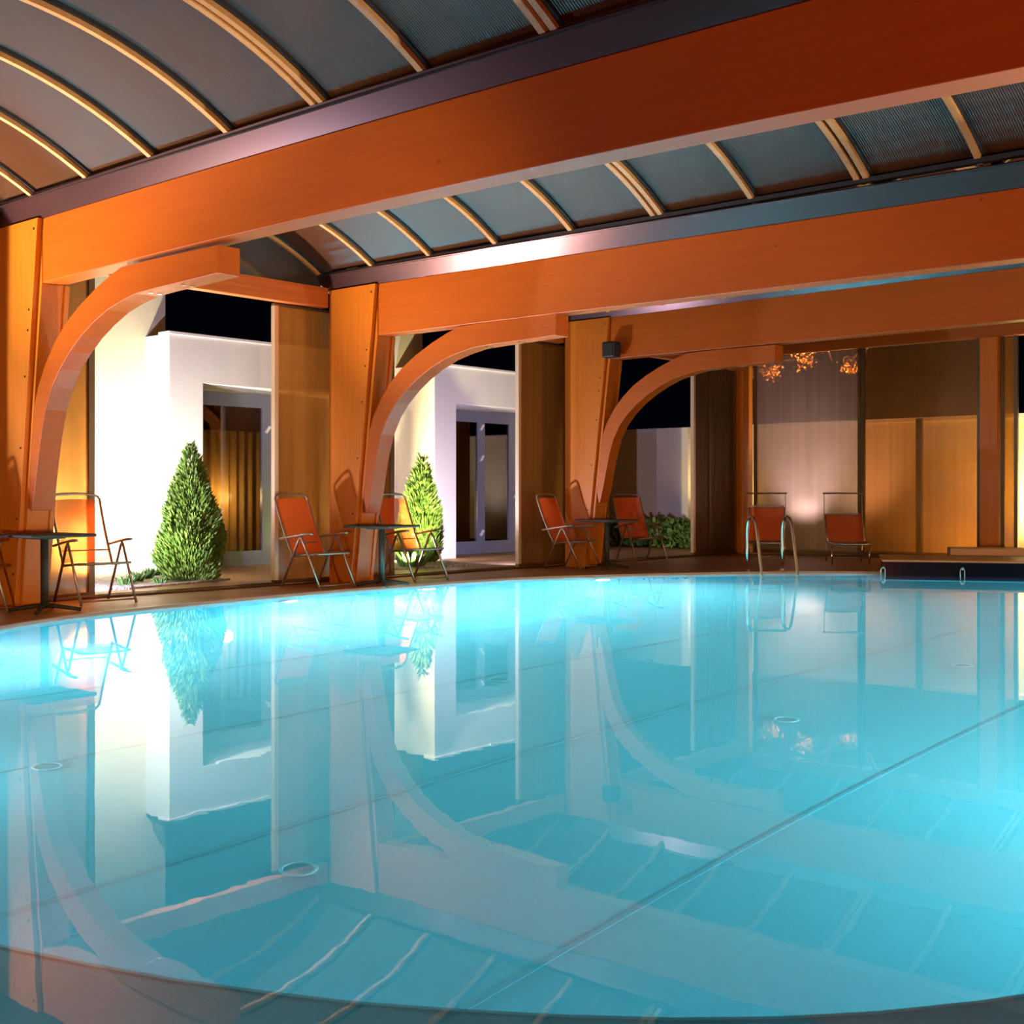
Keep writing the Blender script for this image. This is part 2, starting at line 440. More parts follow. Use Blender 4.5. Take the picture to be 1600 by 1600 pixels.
# basin: walls + bottom
def ezz(p): return WZ - .05 + (BZ - WZ + .05) * max(0, min(1, (5.0 - p[1]) / 2.5)) ** 2 * (3 - 2 * max(0, min(1, (5.0 - p[1]) / 2.5)))
bm = bmesh.new()
A = [bm.verts.new((x, y, ezz(r_))) for (x, y), r_ in zip(edge, rim)]; B = [bm.verts.new((x, y, WZ - DEPTH)) for x, y in edge]
ring_faces(bm, A, B); bm.faces.new(B)
struct(link('pool_basin', bm, M['pool']), 'turquoise tiled oval swimming pool basin')
bm = bmesh.new(); I = [bm.verts.new((x, y, ezz(r_))) for (x, y), r_ in zip(edge, rim)]; O = [bm.verts.new((x, y, ezz(r_) - .001)) for (x, y), r_ in zip(offset(rim, lambda p: ledge_w(p) + .02), rim)]
ring_faces(bm, I, O); O2 = [bm.verts.new((v.co.x, v.co.y, 0)) for v in O]; ring_faces(bm, O, O2)
struct(link('overflow_ledge', bm, M['ledge']), 'dark flooded overflow ledge along the near pool edge, sunk to catch lamp light')
bm = bmesh.new(); e1 = offset(edge, lambda p: -.008); e2 = offset(edge, lambda p: .008)
I = [bm.verts.new((x, y, ezz(r_) + .006)) for (x, y), r_ in zip(e1, rim)]; O = [bm.verts.new((x, y, ezz(r_) + .006)) for (x, y), r_ in zip(e2, rim)]
I2 = [bm.verts.new((v.co.x, v.co.y, v.co.z - .05)) for v in I]
ring_faces(bm, I, O); ring_faces(bm, I2, I)
struct(link('trim_1', bm, M['rimtile']), 'pale aqua tile edge of the pool')
# water
bm = bmesh.new(); vv = [bm.verts.new((x, y, WZ)) for x, y in outer]; f = bm.faces.new(vv)
wo = link('pool_water', bm, M['water']); tag(wo, 'still turquoise pool water reflecting the lit arches', 'water', kind='stuff')
if wo.data.polygons[0].normal.z < 0: wo.data.flip_normals()
# seams on the bottom
for i, x in enumerate((3.20, 4.97, 6.75, 8.51, 10.28)):
    ys = [p[1] for p in edge if abs(p[0] - x) < .35]
    o = link('pool_seam', BX((x - .011, min(ys) + .35, WZ - DEPTH), (x + .011, max(ys) - .35, WZ - DEPTH + .006)), M['seam'])
    struct(o, 'straight seam across the pool bottom')
for (x, y), lb in zip([(7.21, 3.37), (7.49, 7.1), (7.58, 9.84), (5.15, 6.99), (5.04, 3.42)],
                      ['round drain cover on the pool bottom nearest the camera', 'round drain cover on the pool bottom seen mid pool', 'round drain cover on the pool bottom toward the raised blue block',
                       'round drain cover on the pool bottom below the middle arch reflection', 'round drain cover on the pool bottom toward the left frame edge']):
    t = thing('drain_cover', lb, 'drain', (x, y, WZ - DEPTH), 0, 'drain covers on the pool bottom')
    bm = bmesh.new(); disc(bm, (0, 0), .062, .0, .012); link('grate', bm, M['seam'], t)
    link('rim_ring', T([(.074 * math.cos(a), .074 * math.sin(a), .012) for a in [2 * PI * k / 28 for k in range(28)]], .008, 6, True), M['rimtile'], t)

# underwater lamps in the pool wall: two make the far glows, others are added fill
LAMPS = [(.18, 9.0, 480, 1), (.85, 14.15, 480, 1), (4.4, 17.85, 560, 0), (9.8, 17.3, 520, 0), (12.95, 11.5, 400, 0), (12.6, 6.0, 190, 0), (12.0, 4.6, 55, 0), (4.6, 2.3, 30, 0), (1.35, 4.55, 90, 0), (.12, 11.2, 150, 0)]
names_ = ['below the table by the left column', 'below the third column', 'added below the raised blue block', 'added in the far right pool wall', 'added in the right pool wall', 'added in the near right pool wall', 'added in the near pool wall', 'added in the near left pool wall', 'added in the left pool wall', 'added below the middle column']
for (x, y, p, v), s in zip(LAMPS, names_):
    c = Vector((6.6, 9.9)); q = min(edge, key=lambda r_: (r_[0] - x) ** 2 + (r_[1] - y) ** 2)
    d = (c - Vector(q)).normalized(); LZ = WZ - (.46 if y > 4 else .80)
    t = thing('underwater_lamp', 'round white underwater lamp ' + s, 'lamp', (q[0] + d.x * .02, q[1] + d.y * .02, LZ), math.atan2(d.y, d.x), 'underwater lamps in the pool wall')
    link('bezel', T([(.02, .13 * math.cos(a), .13 * math.sin(a)) for a in [2 * PI * k / 24 for k in range(24)]], .016, 6, True), M['chrome'], t)
    bm = prism([(.12 * math.cos(2 * PI * k / 20), .12 * math.sin(2 * PI * k / 20)) for k in range(20)], .0, .02, 'x'); link('lens', bm, M['whiteplastic'], t)
    light('underwater_lamp_light', 'AREA', (q[0] + d.x * .08, q[1] + d.y * .08, LZ), p, (.92, 1.0, .98), (q[0] + d.x * 3, q[1] + d.y * 3, WZ - 1.25), .2)
    if not v and x > 4: light('underwater_fill', 'SPOT', (q[0] + d.x * .1, q[1] + d.y * .1, WZ - .35), p * 1.95, (.92, 1.0, .98), (8.0, 7.0, WZ - .7), .1, 60, .8)  # added fill spot aimed at mid pool

light('underwater_fill', 'SPOT', (5.6, 1.95, -.2), 110, (.85, .97, 1.0), (8.7, 1.6, -.62), .06, 40, .8)  # unseen spot added to brighten the overflow ledge
# ---------------------------------------------------------------- floors and ground
bm = bmesh.new(); fill(bm, [[(-1.25, -4), (16, -4), (16, 21.3), (-1.25, 21.3)], offset(rim, lambda p: ledge_w(p) + .018)], 0)
struct(link('floor', bm, M['deck']), 'terracotta tiled pool deck')
bm = bmesh.new(); n_ = len(rim); I = [bm.verts.new((x, y, .004)) for x, y in offset(rim, lambda p: ledge_w(p) + .002)]; O = [bm.verts.new((x, y, .004)) for x, y in offset(rim, lambda p: ledge_w(p) + .055)]
I2 = [bm.verts.new((v.co.x, v.co.y, -.07)) for v in I]; ring_faces(bm, I, O); ring_faces(bm, I2, I)
struct(link('trim_2', bm, M['coping']), 'pale coping line around the pool')
# near overflow curb: black channel
near = [i for i, p in enumerate(rim) if p[1] < 2.6 and p[0] < 9.5]
cp = offset([rim[i] for i in near], lambda p: .43 + .07)
link_c = link('overflow_channel', T([(x, y, -.005) for x, y in cp[1:-1]], .035, 8), M['rubber']); tag(link_c, 'black overflow channel edge at the near left pool corner', 'channel')
struct(link('patio_floor', BX((-4.02, -2, -.06), (-1.25, 26, -.004)), M['deck']), 'terracotta patio outside the hall')
struct(link('patio_step_floor', BX((-5.2, 9, -.06), (-4.02, 24, -.003)), M['deck']), 'terracotta floor inside the door recesses')
struct(link('garden_ground', box(box(BX((-30, -6, -.3), (-1.3, 60, -.07)), (-1.3, 24.0, -.3), (30, 60, -.07)), (16.05, -6, -.3), (30, 24, -.07)), M['soil']), 'dark garden ground')
struct(link('back_garden_floor', BX((-1.25, 21.3, -.3), (16.05, 24, -.01)), M['soil']), 'dark planting ground behind the back wall')

# ---------------------------------------------------------------- timber frames
XR = 13.2


def lerp3(v, x):  # quadratic through x=0, 4.8, 9
    a, b, c = v; x1, x2 = 4.8, 9.3
    return a * (x - x1) * (x - x2) / (x1 * x2) + b * x * (x - x2) / (x1 * (x1 - x2)) + c * x * (x - x1) / (x2 * (x2 - x1))


OUT = [(-.24, 1.0), (-.275, 1.22), (-.275, 1.45), (-.25, 1.72), (-.19, 1.98), (-.09, 2.22), (.05, 2.43), (.22, 2.62), (.42, 2.785), (.66, 2.925), (.92, 3.045), (1.18, 3.145), (1.38, 3.205), (1.8, 3.215), (2.3, 3.215), (2.83, 3.215)]
INN = [(-.21, 1.0), (-.15, 1.22), (-.10, 1.45), (-.035, 1.72), (.05, 1.98), (.17, 2.19), (.32, 2.36), (.50, 2.51), (.70, 2.64), (.92, 2.75), (1.15, 2.84), (1.40, 2.90), (1.62, 2.94), (1.95, 2.955), (2.35, 2.965), (2.83, 2.98)]
ORD = ['nearest', 'middle', 'farthest']
for i, Y in enumerate(BEAM_Y):
    ht, hb = BEAM_TOP[i][0], BEAM_BOT[i][0]; dz = hb - 3.217
    xs = [0.0 + XR * k / 22 for k in range(23)]
    top = [(x, lerp3(BEAM_TOP[i], min(x, 10.5))) for x in xs]; bot = [(x, lerp3(BEAM_BOT[i], min(x, 10.5))) for x in xs]
    o = link('timber_beam', strip(top, bot, Y, Y + TH), M['glulam'], bevel=.006)
    tag(o, ['large orange glulam beam nearest the camera, crossing the top of the picture', 'middle orange glulam beam over the second arch', 'farthest orange glulam beam with the small black speaker'][i], 'beam', 'glulam roof beams')
    # column: front plate, core, rear plate
    t = thing('timber_column', ['tapered orange timber column at the left edge beside the shrub bay', 'tapered orange timber column in the middle behind the second table', 'tapered orange timber column under the small black speaker'][i], 'column', (-.5, Y, 0), 0, 'tapered timber columns')
    sh = [(-.36, 0), (.04, 0), (.5, ht), (-.36, ht)]
    link('front_plate', prism(sh, -.05, 0), M['glulam_v'], t, bevel=.004)
    link('rear_plate', prism([(-.36, 0), (.10, 0), (.52, hb - .005), (-.36, hb - .005)], TH, TH + .05), M['glulam_v'], t, bevel=.004)
    link('core', prism([(-.35, 0), (.085, 0), (.485, hb - .01), (.485, ht - .01), (-.35, ht - .01)], 0.001, TH - .001), M['glulam_v'], t)
    for bz in (.35, .9, 1.6, 2.3, 2.75, 2.95, ht - .1):
        bx_ = .04 + .46 * bz / ht - .06
        disc_pts = [(bx_ + .011 * math.cos(2 * PI * k / 10), bz + .011 * math.sin(2 * PI * k / 10)) for k in range(10)]
        link('bolt_head', prism(disc_pts, -.056, -.05, 'y'), M['rubber'], t)
    # curved brace
    o = thing('curved_brace', ['arched orange timber brace of the nearest frame, framing the shrub', 'arched orange timber brace of the middle frame', 'arched orange timber brace of the farthest frame, below the speaker'][i], 'brace', (0, Y, 0), 0, 'arched timber braces')
    link('arch', strip([(x, z + dz) for x, z in OUT], [(x, z + dz) for x, z in INN], 0.003, TH - .003), M['glulam'], o, bevel=.005)
    for bx_, by_ in ((1.75, .07), (1.75, .16), (2.25, .07), (2.25, .16)):
        bm = bmesh.new(); bmesh.ops.create_cone(bm, segments=10, radius1=.022, radius2=.022, depth=.014, cap_ends=True, matrix=Matrix.Translation((bx_, by_, 2.95 + (.008 if bx_ > 2 else -.004) + dz)))
        link('bolt_head', bm, M['steel'], o)
    # gutter above the beam
    g0, g1 = ht, ht + .17
    t = thing('roof_gutter', ['long bronze metal gutter above the nearest beam', 'long bronze metal gutter above the middle beam', 'long bronze metal gutter above the farthest beam'][i], 'gutter', (0, Y, 0), 0, 'roof gutters')
    bm = bmesh.new()
    def sec(x):
        d = lerp3(BEAM_TOP[i], min(max(x, 0), 10.5)) - ht
        return [(x, -.012, g0 + d), (x, -.118, g1 + d), (x, TH + .118, g1 + d), (x, TH + .012, g0 + d)]
    S = [[bm.verts.new(p) for p in sec(x)] for x in [-1.05] + xs]
    for a, b in zip(S, S[1:]):
        for k in range(4): bm.faces.new((a[k], a[(k + 1) % 4], b[(k + 1) % 4], b[k]))
    bm.faces.new(S[0]); bm.faces.new(S[-1][::-1])
    link('gutter_body', bm, M['bronze'], t)
    bm = bmesh.new()
    for s in (-1, 1):
        yy = -.128 if s < 0 else TH + .128
        tube(bm, [(x, yy, g1 + .012 + (lerp3(BEAM_TOP[i], min(max(x, 0), 10.5)) - ht)) for x in [-1.05] + xs], .014, 6)
    link('lip', bm, M['bronze'], t)
    bm = bmesh.new(); box(bm, (-1.0, -.13, g1), (XR, -.05, g1 + .04)); box(bm, (-1.0, TH + .05, g1), (XR, TH + .13, g1 + .04)); link('gasket', bm, M['rubber'], t)

# ---------------------------------------------------------------- vaulted roof
BAYS = [(1.75, 6.12, 4.02), (6.12 + TH, 10.56, 3.96), (10.56 + TH, 15.44, 3.98), (15.44 + TH, 21.35, 4.05)]
RX = [-1.0, 0.0, 1.0, 2.05, 3.13, 4.24, 5.32, 6.44, 7.48, 8.55, 9.65, 10.7, 11.8, 12.9]
DBL = {4.24, 6.44, 8.55, 10.7}


def vault(y0, y1, z0, rise=.60):
    c = (y1 - y0) / 2; Rr = (c * c + rise * rise) / (2 * rise); ym = (y0 + y1) / 2
    return lambda y: z0 - (Rr - rise) + math.sqrt(max(Rr * Rr - (y - ym) ** 2, 0))


VL = ['translucent barrel vault roof over the bay nearest the camera', 'translucent barrel vault roof between the nearest and middle beams', 'translucent barrel vault roof between the middle and farthest beams', 'translucent barrel vault roof over the farthest bay']
for i, (y0, y1, z0) in enumerate(BAYS):
    a, b = y0 + .07, y1 - .07; f = vault(a, b, z0)
    t = thing('vaulted_roof', VL[i], 'roof', (0, 0, 0), 0, 'barrel vault roof bays')
    ys = [a + (b - a) * k / 28 for k in range(29)]
    for x in RX:
        for dx in ((-.045, .045) if x in DBL else (0,)):
            xo = x + dx; hw = .026
            o = link('rib', strip([(y, f(y) + .012) for y in ys], [(y, f(y) - .03) for y in ys], xo - hw, xo + hw, 'x'), M['rib'], t)
            o2 = link('gasket', strip([(y, f(y) + .045) for y in ys], [(y, f(y) + .0125) for y in ys], xo - hw - .014, xo + hw + .030, 'x'), M['rubber'], o)
    for xa, xb in zip(RX, RX[1:]):
        link('panel', strip([(y, f(y) + .058) for y in ys], [(y, f(y) + .046) for y in ys], xa, xb, 'x'), M['roof'], t, smooth=False)
    # glazed gable over the plate
    pts = [(y, f(y)) for y in ys]
    link('gable_pane', prism([(a, 3.80)] + pts + [(b, 3.80)], -1.03, -1.015, 'x'), M['gable'], t)

# ---------------------------------------------------------------- left wall: plates, posts, sliding panels
PL = [(-2.0, 6.07), (6.12 + TH + .05, 10.51), (10.56 + TH + .05, 15.39), (15.44 + TH + .05, 21.1)]
LBL = ['left of the nearest column', 'over the shrub bay', 'over the middle bay', 'over the farthest bay']
for (y0, y1), lb in zip(PL, LBL):
    zt = 3.80
    tag(link('wall_plate', BX((-1.02, y0, 3.545), (-.88, y1, zt)), M['plate'], bevel=.006), 'red brown horizontal timber plate ' + lb, 'timber plate', 'timber plates on the left wall')
GX = -1.10


def sliding_panel(y0, y1, label, mt, lead=0, z1=3.545, mull=()):
    """polycarbonate panel in a slim frame standing on the left wall line"""
    t = thing('sliding_panel', label, 'panel', (GX, (y0 + y1) / 2, 0), 0, 'polycarbonate panels of the left wall')
    h = (y1 - y0) / 2
    link('sheet', BX((-.008, -h + .02, .06), (.008, h - .02, z1 - .02)), mt, t)
    link('bottom_rail', BX((-.035, -h, .009), (.035, h, .07)), M['mull'], t)
    link('top_rail', BX((-.03, -h, z1 - .03), (.03, h, z1)), M['mull'], t)
    link('stile', BX((-.035, -h, .07), (.035, -h + .06, z1 - .03)), M['trimlite'] if lead < 0 else M['mull'], t)
    link('stile', BX((-.035, h - .07, .07), (.035, h, z1 - .03)), M['trimlite'] if lead > 0 else M['mull'], t)
    for q in mull: link('mullion', BX((-.03, q - .022 - (y0 + y1) / 2, .07), (.03, q + .022 - (y0 + y1) / 2, z1 - .03)), M['mull'], t)
    return t


sliding_panel(6.43, 7.31, 'narrow amber panel beside the nearest column, behind the first orange chair', M['poly_wall'])
sliding_panel(9.79, 10.85, 'amber panel with pale front edge left of the middle column, behind the second chair', M['poly_wall'], -1)
sliding_panel(10.86, 11.86, 'narrow amber panel right of the middle column behind the dark table', M['poly_wall'])
sliding_panel(14.50, 15.73, 'amber panel with pale front edge left of the farthest column', M['poly_wall'], -1)
sliding_panel(15.75, 16.85, 'smoky panel right of the farthest column behind the third table', M['poly_clear'])
sliding_panel(19.48, 21.0, 'dark smoky panel next to the back corner post', M['poly_clear'], -1, mull=(20.06,))
sliding_panel(5.0, 6.05, 'amber panel behind the nearest column at the left frame edge', M['poly_wall'])
# floor track
t = thing('door_track', 'low bronze sliding door track along the left wall floor', 'door track', (GX, 12, 0))
link('rail', BX((-.07, -10, 0), (-.045, 9, .035)), M['mull'], t); link('rail', BX((.045, -10, 0), (.07, 9, .03)), M['mull'], t); link('track_base', BX((-.07, -10, 0), (.07, 9, .008)), M['mull'], t)

# ---------------------------------------------------------------- back wall
BY = 21.3
tag(link('corner_post', BX((-1.28, BY - .28, 0), (-.93, BY + .1, 3.9)), M['glulam_v'], bevel=.006), 'dark red timber post in the far back corner', 'post')
tag(link('wall_plate', BX((-.93, BY - .12, 3.82), (XR, BY + .06, 4.06)), M['glulam'], bevel=.006), 'long orange timber plate above the back wall panels', 'timber plate')
tag(link('wall_post', BX((3.585, BY - .16, 0), (3.88, BY + .1, 3.82)), M['glulam_v'], bevel=.006), 'orange timber post between the back wall panels at right', 'post')
tag(link('wall_post', BX((8.3, BY - .16, 0), (8.6, BY + .1, 3.82)), M['glulam_v'], bevel=.006), 'orange timber post of the back wall outside the right edge', 'post')


def back_panel(x0, x1, label, mt, mid=()):
    t = thing('glazed_panel', label, 'panel', ((x0 + x1) / 2, BY, 0), 0, 'polycarbonate panels of the back wall')
    h = (x1 - x0) / 2
    link('sheet', BX((-h + .02, -.008, .08), (h - .02, .008, 3.80)), mt, t)
    link('bottom_rail', BX((-h, -.035, 0), (h, .035, .09)), M['mull'], t)
    link('stile', BX((-h, -.03, .09), (-h + .06, .03, 3.82)), M['mull'], t)
    link('stile', BX((h - .06, -.03, .09), (h, .03, 3.82)), M['mull'], t)
    return t


back_panel(-.84, 1.37, 'tall streaked back wall panel glowing pale behind the two loungers', M['poly_backlit'])
back_panel(1.38, 3.55, 'tall brown amber back wall panel left of the timber post', M['poly_clear'])
back_panel(3.89, 4.17, 'narrow amber back wall panel right of the timber post', M['poly_wall'])
struct(link('wall_back', BX((XR, BY - .1, 0), (XR + .2, BY + .1, 4)), M['glulam_v']))
# garden posts seen through the panels
tag(link('garden_post', BX((2.02, 22.2, -.07), (2.12, 22.3, 2.55)), M['black']), 'dark slim garden post behind the brown back wall panel', 'post')

# ---------------------------------------------------------------- small black speaker
t = thing('wall_speaker', 'small black wall speaker at the left end of the farthest beam', 'speaker', (.13, 15.44, 3.35))
link('cabinet', BX((-.11, -.26, -.12), (.11, -.06, .12)), M['black'], t, bevel=.02)
link('grille', BX((-.09, -.272, -.10), (.09, -.262, .10)), M['rubber'], t, bevel=.004)
link('bracket', BX((-.03, -.06, -.03), (.03, 0, .03)), M['steel'], t)

# ---------------------------------------------------------------- garden building
struct(link('building_wall_rear', BX((-9, 3, -.1), (-4.6, 10.55, 7.5)), M['cream']), 'tall bright cream garden wall seen through the nearest bay')
struct(link('building_wall_middle', BX((-5.6, 15.0, -.1), (-5.0, 16.35, 7.5)), M['cream']), 'tall cream wall seen through the middle bay')


def annex(y0, y1, d0, d1, top, label, sill):
    """low flat roofed annex with a recessed glazed opening from d0 to d1"""
    zt = 2.78; F = -4.0; Rc = -4.9
    t = thing('annex_building', label, 'building', (F, y0, 0))
    def b(lo, hi): return BX((lo[0] - F, lo[1] - y0, lo[2]), (hi[0] - F, hi[1] - y0, hi[2]))
    bm = bmesh.new()
    for lo, hi in [((-9, y0, -.1), (F, d0, top)), ((-9, d1, -.1), (F, y1, top)), ((-9, d0, zt), (F, d1, top)), ((-9, d0, -.1), (-8.6, d1, zt))]:
        box(bm, (lo[0] - F, lo[1] - y0, lo[2]), (hi[0] - F, hi[1] - y0, hi[2]))
    link('wall', bm, M['render'], t)
    link('parapet_cap', b((F - .25, y0 - .02, top), (F + .025, y1, top + .035)), M['whitecap'], t)
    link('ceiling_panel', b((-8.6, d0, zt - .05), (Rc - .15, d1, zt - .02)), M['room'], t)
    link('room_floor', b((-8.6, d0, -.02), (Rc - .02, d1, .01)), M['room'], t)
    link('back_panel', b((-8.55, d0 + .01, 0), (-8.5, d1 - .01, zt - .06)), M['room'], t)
    # curtain, pleated
    bm = bmesh.new(); n = 120; ya, yb = d0 + .15, d1 - .2
    pts = [(Rc - .75 + .045 * math.sin(k * .9), ya + (yb - ya) * k / n) for k in range(n + 1)]
    V = [(bm.verts.new((x - F, y - y0, .03)), bm.verts.new((x - F, y - y0, 2.2))) for x, y in pts]
    for p, q in zip(V, V[1:]): bm.faces.new((p[0], q[0], q[1], p[1]))
    link('curtain', bm, M['curtain'], t, smooth=True)
    return t


def glazed_door(d0, d1, splits, label, y_ref, hinges):
    Rc = -4.9; zt = 2.76
    t = thing('glazed_door', label, 'door', (Rc, d0, 0))
    W = d1 - d0
    bm = bmesh.new()
    box(bm, (-.03, 0, 0), (.04, W, .13)); box(bm, (-.03, 0, zt - .14), (.04, W, zt)); box(bm, (-.03, 0, .13), (.04, .07, zt - .14)); box(bm, (-.03, W - .07, .13), (.04, W, zt - .14))
    link('frame', bm, M['frame'], t)
    ys = [.07] + splits + [W - .07]
    for a, b in zip(ys, ys[1:]):
        s = bmesh.new(); ww = .105
        box(s, (0, a, .13), (.055, a + ww, zt - .14)); box(s, (0, b - ww, .13), (.055, b, zt - .14)); box(s, (0, a + ww, .13), (.055, b - ww, .24)); box(s, (0, a + ww, zt - .22), (.055, b - ww, zt - .14))
        lf = link('leaf', s, M['frame'], t)
        link('pane', BX((.02, a + ww, .24), (.03, b - ww, zt - .22)), M['glass'], lf)
    for hy, hz in hinges:
        link('hinge', prism([(hy - .06, hz - .05), (hy - .02, hz - .06), (hy + .06, hz + .04), (hy + .02, hz + .06)], .056, .09, 'x'), M['hinge'], t)
    return t


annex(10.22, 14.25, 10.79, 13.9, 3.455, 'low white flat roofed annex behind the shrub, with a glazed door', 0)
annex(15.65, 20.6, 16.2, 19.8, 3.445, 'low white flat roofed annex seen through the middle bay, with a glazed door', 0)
glazed_door(10.79, 13.9, [1.84], 'grey framed glazed door behind the shrub with warm reflections', 0, [(1.84, 2.2)])
glazed_door(16.2, 19.8, [1.61, 2.54], 'grey framed glazed door with three white hinges in the middle bay', 0, [(1.61, .40), (1.61, 1.85), (1.61, 2.45), (2.62, 1.13)])

# garden wall behind
struct(link('garden_wall', BX((-14, 24.0, -.1), (18, 24.3, 2.60)), M['cream']), 'long cream garden wall behind the back glazing')
struct(link('garden_wall_cap', BX((-14, 23.95, 2.60), (18, 24.35, 2.68)), M['whitecap']), 'grey cap on the garden wall')
tag(link('garden_pier', BX((-4.75, 23.7, -.1), (-3.9, 24.0, 2.66)), M['render']), 'pale lilac pier of the garden wall beside the dark corner panels', 'pier')

# gravel bed
struct(link('gravel_bed', prism([(-4.6, 6.9), (-2.1, 6.9), (-1.95, 8.3), (-2.15, 9.3), (-2.4, 10.1), (-4.6, 10.2)], -.004, .02, 'z'), M['gravel']), 'pale gravel bed around the shrub')
struct(link('planting_bed', prism([(-3.95, 12.9), (-2.3, 12.9), (-2.2, 14.6), (-3.95, 15.6)], -.004, .02, 'z'), M['gravel']), 'gravel planting bed in the middle bay')


# ---------------------------------------------------------------- plants
def blades(bm, p, d, L, wd):
    s = d.cross(Vector((random.uniform(-1, 1), random.uniform(-1, 1), random.uniform(-1, 1)))).normalized() * wd
    a, b_ = bm.verts.new(p - s), bm.verts.new(p + s); q = bm.verts.new(p + d * L * .55 + s * 1.2); q2 = bm.verts.new(p + d * L * .55 - s * 1.2); e = bm.verts.new(p + d * L)
    bm.faces.new((a, b_, q, q2)); bm.faces.new((q2, q, e))


def conifer(loc, H, rad, n, label, seed, lean=0, shag=1.0):
    random.seed(seed)
    t = thing('conifer_shrub', label, 'shrub', loc)
    link('trunk', T([(0, 0, -.02), (.01, 0, H * .4), (lean * .5, 0, H * .85)], .025), M['bark'], t)
    bm = bmesh.new()
    for k in range(n):
        z = H * (1 - math.sqrt(random.random())) ** .92 if random.random() < .75 else H * random.random() * .75
        u = z / H; a = random.uniform(0, 2 * PI)
        lump = 1 + .10 * math.sin(3 * a + z * 7) + .07 * math.sin(7 * a - z * 11)
        rr = rad * lump * (min(1, .72 + 1.5 * u) if u < .2 else 1) * max(0, 1 - ((u - .12) / .90) ** 1.35 if u > .12 else 1)
        r = rr * (1 - .35 * random.random() ** 2)
        p = Vector((r * math.cos(a) + lean * u, r * math.sin(a), z + .02))
        d = Vector((math.cos(a) * .75, math.sin(a) * .75, .9 + random.uniform(-.4, .4))).normalized()
        blades(bm, p, d, random.uniform(.05, .11) * shag, .008)
    link('foliage', bm, M['conifer'], t)
    return t


conifer((-2.58, 9.60, 0), 1.80, .43, 15000, 'bushy green conifer shrub standing on gravel in the nearest bay', 3)
conifer((-3.25, 14.5, 0), 1.75, .36, 9000, 'brightly lit conifer shrub against the wall in the middle bay', 5, .1, 1.5)


def herb(loc, s, label, n=70, grp=None):
    random.seed(int(abs(loc[0] * 100) + loc[1] * 10))
    bm = bmesh.new()
    for k in range(n):
        a = random.uniform(0, 2 * PI); r = s * random.random() * .8
        p = Vector((r * math.cos(a) * .7, r * math.sin(a), 0)); d = Vector((math.cos(a) * .7, math.sin(a) * .7, 1)).normalized()
        blades(bm, p, d, s * random.uniform(.5, 1.1), s * .06)
    o = link('garden_plant', bm, M['herb']); o.location = loc
    return tag(o, label, 'plant', grp)


for (x, y, s), lb in zip([(-3.3, 9.35, .16), (-2.45, 8.55, .13), (-2.3, 8.95, .11), (-3.7, 9.8, .15), (-2.85, 8.95, .12)],
                         ['small leafy plant at the wall foot in the gravel bed', 'tiny plant on the gravel edge behind the first chair', 'tiny plant on the gravel edge left of the conifer', 'small plant by the annex corner left of the conifer', 'small plant in the middle of the gravel bed']):
    herb((x, y, .02), s, lb, 80, 'small plants in the gravel bed')
herb((-2.5, 13.6, .02), .28, 'round green plant under the third chair in the middle bay', 160)
# dark hedge beyond the farthest bay
bm = bmesh.new(); random.seed(11)
for k in range(4500):
    p = Vector((random.uniform(-5.5, -1.6), random.uniform(22.4, 23.4), random.uniform(0, .48 + .1 * math.sin(k)))); d = Vector((random.uniform(-1, 1), random.uniform(-1, .2), random.uniform(.1, 1))).normalized()
    blades(bm, p, d, .13, .03)
tag(link('low_hedge', bm, M['herb']), 'low dark green hedge in front of the far garden wall', 'hedge')

# tree behind the garden wall with branches hanging over
t = thing('garden_tree', 'dark tree beyond the back wall with orange lit leaf clusters', 'tree', (-1.0, 25.3, 0))
bm = bmesh.new()
tube(bm, [(0, 0, -.1), (.05, 0, 2), (.1, -.1, 3.6), (.0, 0, 5.6)], .13, 10)
link('trunk', bm, M['bark'], t)
CL = [(-.40, -2.3, 2.63, .19), (.40, -2.3, 2.80, .20), (1.36, -2.3, 2.60, .15), (-.62, -2.3, 2.58, .10)]
random.seed(21)
CL = [(-.42, -2.35, 3.72, .20), (.42, -2.35, 3.93, .19), (1.40, -2.35, 3.70, .15), (-.78, -2.35, 3.68, .10)]
for (x, y, z, s) in CL:
    b_ = link('branch', T([(.1, -.1, 3.3), (x * .4, y * .4, z + .35), (x * .8, y * .8, z + .25), (x, y, z)], .018, 6), M['bark'], t)
    bm = bmesh.new()
    for k in range(170):
        p = Vector((random.gauss(0, s * .55), random.gauss(0, s * .5), random.gauss(0, s * .45)))
        d = Vector((random.uniform(-1, 1), random.uniform(-1, 1), random.uniform(-1, .3))).normalized()
        blades(bm, Vector((x, y, z)) + p, d, .06, .018)
    link('leaves', bm, M['leaf'], b_)
bm = bmesh.new()
for k in range(14):
    a = random.uniform(0, 2 * PI); r = random.uniform(1, 3.4); z = random.uniform(3.9, 5.5)
    tube(bm, [(.05, 0, 3.4), (r * .5 * math.cos(a), r * .5 * math.sin(a), z * .95), (r * math.cos(a), min(r * math.sin(a), .5), z)], .014, 5)
link('bare_twigs', bm, M['bark'], t)

